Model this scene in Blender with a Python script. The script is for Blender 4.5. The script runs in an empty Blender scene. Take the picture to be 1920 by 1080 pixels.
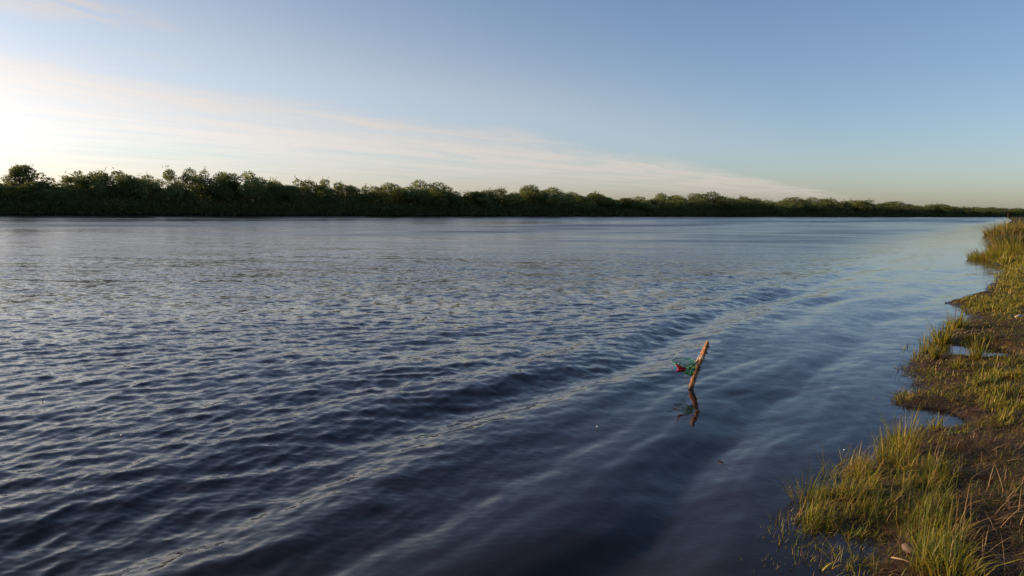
import bpy, math, random
import numpy as np
R = math.radians
sc = bpy.context.scene
C = sc.collection

# ---------------------------------------------------------------- camera
F_PX, CAM_H, PITCH, ROLL = 1423.0, 2.0, R(-5.9), R(0.57)
cam = bpy.data.objects.new('camera', bpy.data.cameras.new('camera'))
C.objects.link(cam)
cam.data.sensor_width = 36.0
cam.data.lens = 36.0 * F_PX / 1920.0
cam.data.clip_start = 0.05
cam.data.clip_end = 8000.0
cam.location = (0, 0, CAM_H)
from mathutils import Matrix
cam.rotation_euler = (Matrix.Rotation(R(90) + PITCH, 3, 'X') @ Matrix.Rotation(ROLL, 3, 'Z')).to_euler()
sc.camera = cam

# ---------------------------------------------------------------- sky and sun
SUN_EL, SUN_AZ = R(11.0), R(-80.0)
world = bpy.data.worlds.new('World')
sc.world = world
world.use_nodes = True
nt = world.node_tree


def N(nt, kind, **kw):
    n = nt.nodes.new(kind)
    for k, v in kw.items():
        setattr(n, k, v)
    return n


def L(nt, a, b):
    nt.links.new(a, b)


def setin(nt, node, idx, v):
    if hasattr(v, 'is_output') or isinstance(v, bpy.types.NodeSocket):
        nt.links.new(v, node.inputs[idx])
    else:
        node.inputs[idx].default_value = v


def math_(nt, op, a, b=0.0, c=0.0, clamp=False):
    n = N(nt, 'ShaderNodeMath', operation=op)
    n.use_clamp = clamp
    setin(nt, n, 0, a)
    setin(nt, n, 1, b)
    if len(n.inputs) > 2:
        setin(nt, n, 2, c)
    return n.outputs[0]


def smooth(nt, v, lo, hi, tlo=0.0, thi=1.0):
    n = N(nt, 'ShaderNodeMapRange', interpolation_type='SMOOTHSTEP')
    setin(nt, n, 0, v)
    for i, q in enumerate((lo, hi, tlo, thi)):
        n.inputs[i + 1].default_value = q
    return n.outputs[0]


sky = N(nt, 'ShaderNodeTexSky', sky_type='NISHITA')
sky.sun_disc = False
sky.sun_elevation = SUN_EL
sky.sun_rotation = SUN_AZ
sky.air_density = 0.78
sky.dust_density = 1.0
sky.ozone_density = 2.2
bg = nt.nodes['Background']
bg.inputs[1].default_value = 0.13
# thin cirrus: a flat cloud sheet seen in perspective (direction projected on a plane)
tc = N(nt, 'ShaderNodeTexCoord')
sep = N(nt, 'ShaderNodeSeparateXYZ')
L(nt, tc.outputs['Generated'], sep.inputs[0])
zc = math_(nt, 'MAXIMUM', sep.outputs[2], 0.02)
px_ = math_(nt, 'DIVIDE', sep.outputs[0], zc)
py_ = math_(nt, 'DIVIDE', sep.outputs[1], zc)
# along (a) and across (e) the edge of the cirrus band
AX, AY = -3.2, 4.7
DXC, DYC = 0.498, 0.867
rx = math_(nt, 'SUBTRACT', px_, AX)
ry = math_(nt, 'SUBTRACT', py_, AY)
al = math_(nt, 'ADD', math_(nt, 'MULTIPLY', rx, DXC), math_(nt, 'MULTIPLY', ry, DYC))
ac = math_(nt, 'ADD', math_(nt, 'MULTIPLY', rx, -DYC), math_(nt, 'MULTIPLY', ry, DXC))
comb = N(nt, 'ShaderNodeCombineXYZ')
L(nt, math_(nt, 'MULTIPLY', al, 0.22), comb.inputs[0])
L(nt, math_(nt, 'MULTIPLY', ac, 0.75), comb.inputs[1])
nz = N(nt, 'ShaderNodeTexNoise')
nz.inputs['Scale'].default_value = 1.1
nz.inputs['Detail'].default_value = 7.0
nz.inputs['Roughness'].default_value = 0.6
nz.inputs['Distortion'].default_value = 0.6
L(nt, comb.outputs[0], nz.inputs['Vector'])
comb2 = N(nt, 'ShaderNodeCombineXYZ')
L(nt, math_(nt, 'MULTIPLY', al, 0.9), comb2.inputs[0])
L(nt, math_(nt, 'MULTIPLY', ac, 2.4), comb2.inputs[1])
nz2 = N(nt, 'ShaderNodeTexNoise')
nz2.inputs['Scale'].default_value = 2.6
nz2.inputs['Detail'].default_value = 6.0
nz2.inputs['Roughness'].default_value = 0.65
L(nt, comb2.outputs[0], nz2.inputs['Vector'])
wob = math_(nt, 'MULTIPLY', math_(nt, 'SUBTRACT', nz.outputs[0], 0.5), 2.6)
wob = math_(nt, 'ADD', wob, math_(nt, 'MULTIPLY', math_(nt, 'SUBTRACT', nz2.outputs[0], 0.5), 0.9))
e1 = math_(nt, 'ADD', ac, wob)
band = math_(nt, 'MULTIPLY', smooth(nt, e1, -0.45, 1.1), smooth(nt, e1, 2.0, 9.0, 1.0, 0.62))
body = math_(nt, 'MULTIPLY', smooth(nt, nz.outputs[0], 0.30, 0.62, 0.45, 1.0), smooth(nt, nz2.outputs[0], 0.30, 0.66, 0.78, 1.0))
band = math_(nt, 'MULTIPLY', band, body)
# a second scrap of the same cirrus higher up
ac2 = math_(nt, 'ADD', math_(nt, 'ADD', ac, 1.55), math_(nt, 'MULTIPLY', wob, 0.5))
scrap = math_(nt, 'MULTIPLY', smooth(nt, ac2, 0.0, 0.35), smooth(nt, ac2, 0.55, 1.0, 1.0, 0.0))
scrap = math_(nt, 'MULTIPLY', scrap, smooth(nt, al, -0.1, 0.7, 1.0, 0.0))
scrap = math_(nt, 'MULTIPLY', scrap, smooth(nt, nz2.outputs[0], 0.38, 0.62))
fac = math_(nt, 'MAXIMUM', band, math_(nt, 'MULTIPLY', scrap, 0.8))
fac = math_(nt, 'MULTIPLY', fac, 0.84)
fac = math_(nt, 'MULTIPLY', fac, smooth(nt, sep.outputs[2], 0.0, 0.03))
bw = N(nt, 'ShaderNodeRGBToBW')
wb = N(nt, 'ShaderNodeVectorMath', operation='MULTIPLY')      # the camera's white balance
L(nt, sky.outputs[0], wb.inputs[0])
wb.inputs[1].default_value = (1.04, 0.945, 0.945)
L(nt, wb.outputs[0], bw.inputs[0])
tint = N(nt, 'ShaderNodeVectorMath', operation='SCALE')
tint.inputs[0].default_value = (1.42, 1.27, 1.15)
L(nt, bw.outputs[0], tint.inputs['Scale'])
mx = N(nt, 'ShaderNodeMix', data_type='RGBA')
L(nt, fac, mx.inputs[0])
# a thin milky veil of ice haze round the cirrus
vt = N(nt, 'ShaderNodeVectorMath', operation='SCALE')
vt.inputs[0].default_value = (1.38, 1.42, 1.46)
L(nt, bw.outputs[0], vt.inputs['Scale'])
vm_ = N(nt, 'ShaderNodeMix', data_type='RGBA')
L(nt, math_(nt, 'MULTIPLY', smooth(nt, ac, -4.2, -0.8, 0.0, 0.5), smooth(nt, sep.outputs[2], 0.03, 0.16)), vm_.inputs[0])
L(nt, wb.outputs[0], vm_.inputs[6]); L(nt, vt.outputs[0], vm_.inputs[7])
L(nt, vm_.outputs[2], mx.inputs[6])
L(nt, tint.outputs[0], mx.inputs[7])
L(nt, mx.outputs[2], bg.inputs[0])

sun_d = bpy.data.lights.new('sun', 'SUN')
sun_d.energy = 4.6
sun_d.angle = R(0.6)
sun_d.color = (1.0, 0.69, 0.40)
sun = bpy.data.objects.new('sun', sun_d)
C.objects.link(sun)
sv = np.array([math.sin(SUN_AZ) * math.cos(SUN_EL), math.cos(SUN_AZ) * math.cos(SUN_EL), math.sin(SUN_EL)])
from mathutils import Vector
sun.rotation_euler = Vector(sv).to_track_quat('Z', 'Y').to_euler()
sun.location = (-60, 30, 30)

sc.view_settings.view_transform = 'Standard'
sc.view_settings.look = 'None'
sc.view_settings.gamma = 1.0
sc.view_settings.exposure = 0.52
sc.cycles.use_denoising = True
sc.cycles.max_bounces = 6
sc.cycles.transparent_max_bounces = 8
sc.cycles.caustics_reflective = False
sc.cycles.caustics_refractive = False

# ---------------------------------------------------------------- layout helpers
_f = np.array([0, math.cos(PITCH), math.sin(PITCH)])
_r0 = np.array([1., 0, 0])
_u0 = np.cross(_r0, _f)
_r = _r0 * math.cos(ROLL) + _u0 * math.sin(ROLL)
_u = _u0 * math.cos(ROLL) - _r0 * math.sin(ROLL)
EYE = np.array([0, 0, CAM_H])


def ray(px, py):
    return _f + _r * (px - 960) / F_PX + _u * (540 - py) / F_PX


def ground_at(px, py, z=0.0):          # a measured photo point -> its place on the level z
    d = ray(px, py)
    return EYE + d * (z - CAM_H) / d[2]


SH_A = R(34.0)
SD = np.array([math.sin(SH_A), math.cos(SH_A)])     # along the near shore
SN = np.array([-SD[1], SD[0]])                      # out over the river
BANK0 = np.array([-96.0, 143.0])                    # far bank waterline
BANKD = np.array([497.0, 468.0]); BANKD /= np.linalg.norm(BANKD)
BANKN = np.array([-BANKD[1], BANKD[0]])             # inland on the far side

rng = np.random.default_rng(7)
random.seed(7)


def mesh_obj(name, verts, faces, mat, parent=None, smooth_=False, col=None, link=True):
    """verts Nx3, faces: MxK array or list of such arrays"""
    if not isinstance(faces, (list, tuple)):
        faces = [faces]
    faces = [np.asarray(f, dtype=np.int32) for f in faces if len(f)]
    me = bpy.data.meshes.new(name)
    v = np.asarray(verts, dtype=np.float32)
    me.vertices.add(len(v))
    me.vertices.foreach_set('co', v.ravel())
    nl = sum(f.size for f in faces)
    me.loops.add(nl)
    me.loops.foreach_set('vertex_index', np.concatenate([f.ravel() for f in faces]))
    tot = np.concatenate([np.full(len(f), f.shape[1], np.int32) for f in faces])
    me.polygons.add(len(tot))
    st = np.concatenate([[0], np.cumsum(tot)[:-1]]).astype(np.int32)
    me.polygons.foreach_set('loop_start', st)
    me.polygons.foreach_set('loop_total', tot)
    if smooth_:
        me.polygons.foreach_set('use_smooth', np.ones(len(tot), dtype=bool))
    me.update(calc_edges=True)
    if col is not None:
        a = me.attributes.new('col', 'FLOAT_COLOR', 'POINT')
        cc = np.ones((len(v), 4), np.float32)
        cc[:, :3] = col
        a.data.foreach_set('color', cc.ravel())
    me.materials.append(mat)
    o = bpy.data.objects.new(name, me)
    if link:
        C.objects.link(o)
    if parent is not None:
        o.parent = parent
    return o


def tag(o, label=None, cat=None, group=None, kind=None):
    if label: o['label'] = label
    if cat: o['category'] = cat
    if group: o['group'] = group
    if kind: o['kind'] = kind
    return o


def empty(name, loc, rz=0.0):
    o = bpy.data.objects.new(name, None)
    o.empty_display_size = 0.2
    C.objects.link(o)
    o.location = loc
    o.rotation_euler = (0, 0, rz)
    return o


def grid_faces(nr, nc):
    i = np.arange(nr - 1)[:, None] * nc + np.arange(nc - 1)[None, :]
    return np.stack([i, i + 1, i + nc + 1, i + nc], -1).reshape(-1, 4)


def vnoise(x, y, seed=0):
    """smooth value noise in -1..1"""
    def h(ix, iy):
        n = (ix * 374761393 + iy * 668265263 + seed * 974634533) & 0xffffffff
        n = ((n ^ (n >> 13)) * 1274126177) & 0xffffffff
        return ((n ^ (n >> 16)) & 0xffff) / 32767.5 - 1.0
    ix = np.floor(x).astype(np.int64); iy = np.floor(y).astype(np.int64)
    fx = x - ix; fy = y - iy
    fx = fx * fx * fx * (fx * (fx * 6 - 15) + 10); fy = fy * fy * fy * (fy * (fy * 6 - 15) + 10)
    a = h(ix, iy) * (1 - fx) + h(ix + 1, iy) * fx
    b = h(ix, iy + 1) * (1 - fx) + h(ix + 1, iy + 1) * fx
    return a * (1 - fy) + b * fy


def fbm(x, y, oct_=4, seed=0):
    t = 0; a = 1.0; s = 0
    for i in range(oct_):
        t = t + a * vnoise(x * 2 ** i + 17.3 * i, y * 2 ** i - 9.1 * i, seed + i)
        s += a; a *= 0.5
    return t / s


def sstep(v, a, b):
    t = np.clip((v - a) / (b - a), 0, 1)
    return t * t * (3 - 2 * t)


# ---------------------------------------------------------------- materials
def new_mat(name):
    m = bpy.data.materials.new(name)
    m.use_nodes = True
    t = m.node_tree
    return m, t, t.nodes['Principled BSDF'], t.nodes['Material Output']


def plain(name, colr, rough=0.6, noise=0.25, scale=20.0, spec=0.5, bump=0.0, bscale=60.0):
    m, t, p, o = new_mat(name)
    g = N(t, 'ShaderNodeTexCoord')
    n = N(t, 'ShaderNodeTexNoise')
    n.inputs['Scale'].default_value = scale
    n.inputs['Detail'].default_value = 5
    L(t, g.outputs['Object'], n.inputs['Vector'])
    mixn = N(t, 'ShaderNodeMix', data_type='RGBA')
    L(t, n.outputs[0], mixn.inputs[0])
    mixn.inputs[6].default_value = tuple(c * (1 - noise) for c in colr) + (1,)
    mixn.inputs[7].default_value = tuple(min(1, c * (1 + noise)) for c in colr) + (1,)
    L(t, mixn.outputs[2], p.inputs['Base Color'])
    p.inputs['Roughness'].default_value = rough
    p.inputs['Specular IOR Level'].default_value = spec
    if bump:
        b = N(t, 'ShaderNodeBump'); b.inputs['Strength'].default_value = bump; b.inputs['Distance'].default_value = 0.01
        n2 = N(t, 'ShaderNodeTexNoise'); n2.inputs['Scale'].default_value = bscale; n2.inputs['Detail'].default_value = 6
        L(t, g.outputs['Object'], n2.inputs['Vector']); L(t, n2.outputs[0], b.inputs['Height']); L(t, b.outputs[0], p.inputs['Normal'])
    return m


def leafy(name, transl=0.35, rough=0.55, spec=0.3, gain=(1, 1, 1), rand=0.0):
    """vertex-coloured blades / leaves, with light passing through"""
    m, t, p, o = new_mat(name)
    a = N(t, 'ShaderNodeAttribute', attribute_name='col')
    vm = N(t, 'ShaderNodeVectorMath', operation='MULTIPLY')
    L(t, a.outputs['Color'], vm.inputs[0])
    vm.inputs[1].default_value = gain
    src = vm.outputs[0]
    if rand:
        oi = N(t, 'ShaderNodeObjectInfo')
        s = N(t, 'ShaderNodeVectorMath', operation='SCALE')
        L(t, src, s.inputs[0])
        L(t, math_(t, 'MULTIPLY_ADD', oi.outputs['Random'], rand, 1 - rand / 2), s.inputs['Scale'])
        src = s.outputs[0]
    L(t, src, p.inputs['Base Color'])
    p.inputs['Roughness'].default_value = rough
    p.inputs['Specular IOR Level'].default_value = spec
    tr = N(t, 'ShaderNodeBsdfTranslucent')
    L(t, src, tr.inputs[0])
    ms = N(t, 'ShaderNodeMixShader')
    ms.inputs[0].default_value = transl
    L(t, p.outputs[0], ms.inputs[1]); L(t, tr.outputs[0], ms.inputs[2]); L(t, ms.outputs[0], o.inputs[0])
    return m


def water_mat():
    m, t, p, o = new_mat('river_water')
    p.inputs['Base Color'].default_value = (0.0140, 0.0072, 0.0060, 1)
    p.inputs['IOR'].default_value = 1.333
    p.inputs['Roughness'].default_value = 0.045
    geo = N(t, 'ShaderNodeNewGeometry')
    att = N(t, 'ShaderNodeAttribute', attribute_name='lod')       # wave share not carried by the mesh
    rgh = N(t, 'ShaderNodeAttribute', attribute_name='rough')     # wind patches

    def slope(scale, stretch, rot, detail):
        mp = N(t, 'ShaderNodeMapping')
        mp.inputs['Rotation'].default_value = (0, 0, rot)
        mp.inputs['Scale'].default_value = (stretch, 1, 1)
        L(t, geo.outputs['Position'], mp.inputs['Vector'])
        n = N(t, 'ShaderNodeTexNoise')
        n.inputs['Scale'].default_value = scale
        n.inputs['Detail'].default_value = detail
        n.inputs['Roughness'].default_value = 0.55
        L(t, mp.outputs[0], n.inputs['Vector'])
        v = N(t, 'ShaderNodeVectorMath', operation='SUBTRACT')
        L(t, n.outputs['Color'], v.inputs[0]); v.inputs[1].default_value = (0.5, 0.5, 0.5)
        return v.outputs[0]

    def scaled(v, k):
        s = N(t, 'ShaderNodeVectorMath', operation='SCALE')
        L(t, v, s.inputs[0]); setin(t, s, 3, k)
        return s.outputs[0]

    def add(a, b):
        s = N(t, 'ShaderNodeVectorMath', operation='ADD')
        L(t, a, s.inputs[0]); L(t, b, s.inputs[1])
        return s.outputs[0]
    big = scaled(slope(6.5, 0.6, R(20), 4), math_(t, 'MULTIPLY', math_(t, 'MULTIPLY', att.outputs['Fac'], rgh.outputs['Fac']), 1.1))
    fine = scaled(slope(24.0, 0.55, R(-15), 3), math_(t, 'MULTIPLY', math_(t, 'MULTIPLY_ADD', att.outputs['Fac'], 0.55, 0.45), math_(t, 'MULTIPLY_ADD', rgh.outputs['Fac'], 0.42, 0.05)))
    roll = scaled(slope(1.1, 0.25, R(8), 4), math_(t, 'MULTIPLY', math_(t, 'MULTIPLY', att.outputs['Fac'], rgh.outputs['Fac']), 0.55))
    s = add(add(big, fine), roll)
    far = N(t, 'ShaderNodeAttribute', attribute_name='far')
    s = scaled(s, math_(t, 'MULTIPLY_ADD', far.outputs['Fac'], -0.58, 1.0))
    mp = N(t, 'ShaderNodeMapping'); mp.inputs['Rotation'].default_value = (0, 0, R(-12)); mp.inputs['Scale'].default_value = (0.045, 0.26, 1)
    L(t, geo.outputs['Position'], mp.inputs['Vector'])
    st = N(t, 'ShaderNodeTexNoise'); st.inputs['Scale'].default_value = 1.0; st.inputs['Detail'].default_value = 7; st.inputs['Roughness'].default_value = 0.68
    L(t, mp.outputs[0], st.inputs['Vector'])                 # cat's paws and current lines
    gust = smooth(t, st.outputs[0], 0.30, 0.70, 0.45, 1.55)
    L(t, math_(t, 'MULTIPLY_ADD', math_(t, 'MULTIPLY', math_(t, 'MULTIPLY', far.outputs['Fac'], rgh.outputs['Fac']), gust), 0.23, 0.06), p.inputs['Roughness'])
    flat = N(t, 'ShaderNodeVectorMath', operation='MULTIPLY')
    L(t, s, flat.inputs[0]); flat.inputs[1].default_value = (1, 1, 0)
    nn = N(t, 'ShaderNodeVectorMath', operation='NORMALIZE')
    L(t, add(geo.outputs['Normal'], flat.outputs[0]), nn.inputs[0])
    L(t, nn.outputs[0], p.inputs['Normal'])
    return m


def ground_mat():
    m, t, p, o = new_mat('bank_soil')
    geo = N(t, 'ShaderNodeNewGeometry')
    sp = N(t, 'ShaderNodeSeparateXYZ'); L(t, geo.outputs['Position'], sp.inputs[0])

    def nse(scale, det=6, dist=0.0):
        n = N(t, 'ShaderNodeTexNoise'); n.inputs['Scale'].default_value = scale; n.inputs['Detail'].default_value = det
        n.inputs['Distortion'].default_value = dist
        L(t, geo.outputs['Position'], n.inputs['Vector']); return n.outputs[0]
    m1 = N(t, 'ShaderNodeMix', data_type='RGBA')
    L(t, smooth(t, nse(22, 8, 1.0), 0.35, 0.68), m1.inputs[0])
    m1.inputs[6].default_value = (0.030, 0.019, 0.012, 1)
    m1.inputs[7].default_value = (0.115, 0.072, 0.040, 1)
    m2 = N(t, 'ShaderNodeMix', data_type='RGBA')
    L(t, math_(t, 'MULTIPLY', smooth(t, nse(1.6, 5), 0.40, 0.58), smooth(t, sp.outputs[2], 0.03, 0.12)), m2.inputs[0])
    L(t, m1.outputs[2], m2.inputs[6])
    m2.inputs[7].default_value = (0.055, 0.058, 0.016, 1)
    wet = smooth(t, sp.outputs[2], 0.005, 0.06, 1.0, 0.0)
    m3 = N(t, 'ShaderNodeMix', data_type='RGBA')
    L(t, wet, m3.inputs[0]); L(t, m2.outputs[2], m3.inputs[6])
    m3.inputs[7].default_value = (0.022, 0.014, 0.009, 1)
    L(t, m3.outputs[2], p.inputs['Base Color'])
    L(t, math_(t, 'MULTIPLY_ADD', wet, -0.55, 0.9), p.inputs['Roughness'])
    L(t, math_(t, 'MULTIPLY_ADD', wet, 0.5, 0.08), p.inputs['Specular IOR Level'])
    b = N(t, 'ShaderNodeBump'); b.inputs['Strength'].default_value = 0.8; b.inputs['Distance'].default_value = 0.03
    L(t, nse(35, 8), b.inputs['Height']); L(t, b.outputs[0], p.inputs['Normal'])
    return m


M_WATER = water_mat()
M_SOIL = ground_mat()
M_GRASS = leafy('grass_blades', 0.45, 0.5, 0.35)
M_STRAW = leafy('dry_straw', 0.15, 0.7, 0.2)
M_LEAF = leafy('willow_leaves', 0.5, 0.6, 0.2, rand=0.35)
M_BARK = plain('willow_bark', (0.07, 0.052, 0.038), 0.9, 0.4, 3.0)
def stake_mat():
    m, t, p, o = new_mat('peeled_stake_wood')
    g = N(t, 'ShaderNodeTexCoord')
    mp = N(t, 'ShaderNodeMapping'); mp.inputs['Rotation'].default_value = (0, R(-19), 0); mp.inputs['Scale'].default_value = (60, 60, 4)
    L(t, g.outputs['Object'], mp.inputs['Vector'])
    n = N(t, 'ShaderNodeTexNoise'); n.inputs['Scale'].default_value = 1.0; n.inputs['Detail'].default_value = 8; n.inputs['Distortion'].default_value = 0.8
    L(t, mp.outputs[0], n.inputs['Vector'])
    n2 = N(t, 'ShaderNodeTexNoise'); n2.inputs['Scale'].default_value = 11.0; n2.inputs['Detail'].default_value = 5
    L(t, g.outputs['Object'], n2.inputs['Vector'])
    m1 = N(t, 'ShaderNodeMix', data_type='RGBA')
    L(t, smooth(t, n.outputs[0], 0.36, 0.60), m1.inputs[0])
    m1.inputs[6].default_value = (0.10, 0.042, 0.022, 1); m1.inputs[7].default_value = (0.40, 0.185, 0.078, 1)
    m2 = N(t, 'ShaderNodeMix', data_type='RGBA')                       # strips of bark left on
    L(t, smooth(t, n2.outputs[0], 0.52, 0.64), m2.inputs[0]); L(t, m1.outputs[2], m2.inputs[6]); m2.inputs[7].default_value = (0.085, 0.042, 0.028, 1)
    sp = N(t, 'ShaderNodeSeparateXYZ'); L(t, g.outputs['Object'], sp.inputs[0])
    wet = smooth(t, math_(t, 'ADD', sp.outputs[2], math_(t, 'MULTIPLY', n2.outputs[0], 0.05)), 0.04, 0.10, 1.0, 0.0)
    m3 = N(t, 'ShaderNodeMix', data_type='RGBA')
    L(t, math_(t, 'MULTIPLY', wet, 0.75), m3.inputs[0]); L(t, m2.outputs[2], m3.inputs[6]); m3.inputs[7].default_value = (0.045, 0.024, 0.015, 1)
    L(t, m3.outputs[2], p.inputs['Base Color'])
    L(t, math_(t, 'MULTIPLY_ADD', wet, -0.5, 0.8), p.inputs['Roughness'])
    p.inputs['Specular IOR Level'].default_value = 0.3
    b = N(t, 'ShaderNodeBump'); b.inputs['Strength'].default_value = 0.9; b.inputs['Distance'].default_value = 0.008
    L(t, n.outputs[0], b.inputs['Height']); L(t, b.outputs[0], p.inputs['Normal'])
    return m


M_STAKE = stake_mat()
M_STAKE_DARK = plain('stake_knots', (0.12, 0.06, 0.035), 0.85, 0.4, 30.0)
M_CUT = plain('stake_cut_end', (0.42, 0.25, 0.13), 0.8, 0.3, 40)
M_TEAL = plain('teal_net_cord', (0.012, 0.16, 0.13), 0.45, 0.3, 60)
M_GREEN = plain('green_netting', (0.04, 0.26, 0.05), 0.5, 0.45, 60)
M_RED = plain('red_plastic_sheet', (0.30, 0.015, 0.02), 0.35, 0.3, 25, 0.5)
M_TWINE = plain('pale_twine', (0.55, 0.45, 0.33), 0.8, 0.25, 80)
M_BLACK = plain('black_rubber', (0.015, 0.015, 0.018), 0.6, 0.3, 50)
M_TWIG = plain('brown_twig', (0.13, 0.085, 0.05), 0.85, 0.4, 40)
M_TWIG2 = plain('dry_stalk_straw', (0.33, 0.21, 0.11), 0.85, 0.3, 40)
M_STONE = plain('greyish_stone', (0.15, 0.105, 0.085), 0.8, 0.3, 25, 0.3, 0.5, 50)
M_CHIP = plain('bleached_wood', (0.55, 0.46, 0.38), 0.85, 0.2, 30)
M_FLECK = plain('fleck_white', (0.8, 0.79, 0.75), 0.5, 0.1, 200)
M_FAR = plain('far_bank_soil', (0.030, 0.022, 0.015), 1.0, 0.5, 0.6, 0.0)

# ---------------------------------------------------------------- the near bank: signed distance to its traced waterline
shore_px = [(1897, 413), (1882, 424), (1872, 440), (1862, 462), (1846, 486), (1872, 497), (1898, 499), (1893, 508), (1870, 520), (1862, 532),
            (1838, 548), (1800, 560), (1772, 568), (1800, 577), (1816, 588), (1812, 602), (1786, 616), (1772, 632), (1740, 652), (1728, 672),
            (1690, 692), (1716, 712), (1722, 728), (1684, 748), (1690, 760), (1722, 768), (1782, 772), (1778, 800), (1700, 812), (1672, 826), (1630, 860),
            (1585, 890), (1545, 930), (1520, 965), (1528, 985), (1580, 1000), (1650, 1005), (1668, 1030), (1645, 1062), (1640, 1110)]
land = [ground_at(x, y)[:2] for x, y in shore_px]
land = [land[0] + SD * 900, land[0] + SD * 300 + SN * 8] + land
land += [np.array([1.75, 3.2]), np.array([1.2, 2.2]), np.array([0.0, 0.9]), np.array([-6.0, -7.5]), np.array([-200, -280.])]
land += [np.array([300., -280.]), land[0] + np.array([700., -300.])]
land = np.array(land)


def land_sd(x, y):
    """>0 on land; distance to the waterline"""
    x = np.asarray(x, float); y = np.asarray(y, float)
    best = np.full(x.shape, 1e9); inside = np.zeros(x.shape, bool)
    n = len(land)
    for i in range(n):
        a = land[i]; b = land[(i + 1) % n]
        ex, ey = b - a
        wx = x - a[0]; wy = y - a[1]
        h = np.clip((wx * ex + wy * ey) / (ex * ex + ey * ey), 0, 1)
        best = np.minimum(best, (wx - ex * h) ** 2 + (wy - ey * h) ** 2)
        cnd = (a[1] > y) != (b[1] > y)
        if ey != 0:
            inside ^= cnd & (x < a[0] + (y - a[1]) * ex / ey)
    d = np.sqrt(best)
    return np.where(inside, d, -d)


puddles = [(ground_at(1818, 661), 0.55, 0.16), (ground_at(1868, 664), 0.5, 0.13), (ground_at(1848, 655), 0.4, 0.1), (ground_at(1772, 785), 0.22, 0.1)]


def ground_z(x, y):
    d = land_sd(x, y)
    d = d + 0.10 * fbm(x * 1.7, y * 1.7, 3, 5) * np.clip(np.abs(d) * 3 + 0.4, 0, 1)
    up = 0.34 * (1 - np.exp(-np.maximum(d, 0) / 2.6)) + 0.02 * np.clip(d / 0.15, 0, 1)
    z = np.where(d > 0, up, np.maximum(d * 0.22, -1.6))
    near = np.clip(1.5 - np.hypot(x, y) / 80, 0, 1)
    z = z + near * (0.040 * fbm(x * 3.3, y * 3.3, 4, 11) + 0.018 * fbm(x * 13, y * 13, 3, 23)) * np.clip(d * 3 + 0.6, 0, 1)
    for c, ru, rs in puddles:
        q = np.stack([x - c[0], y - c[1]], -1)
        # puddles are long across the view, short along it
        e = (q[..., 0] / ru) ** 2 + (q[..., 1] / (ru * 1.3)) ** 2
        z = z - 0.13 * np.exp(-e * 1.6)
    return z


def build_ground():
    us = np.concatenate([np.linspace(-300, -4, 30)[:-1], np.arange(-4, 2, 0.12), np.arange(2, 16, 0.05), np.arange(16, 50, 0.14),
                         np.geomspace(50, 3000, 90)])
    ss = np.concatenate([-np.geomspace(400, 8, 22), np.arange(-8, -2.6, 0.25)[1:], np.arange(-2.6, 2.6, 0.05), np.arange(2.6, 6, 0.25), np.geomspace(6, 16, 8)])
    U, S = np.meshgrid(us, ss, indexing='ij')
    # the strip follows the curving shore far away
    X = U * SD[0] + S * SN[0]; Y = U * SD[1] + S * SN[1]
    Z = ground_z(X, Y)
    v = np.stack([X, Y, Z], -1).reshape(-1, 3)
    o = mesh_obj('ground', v, grid_faces(len(us), len(ss))[:, ::-1], M_SOIL, smooth_=True)
    tag(o, kind='structure')


build_ground()

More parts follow.
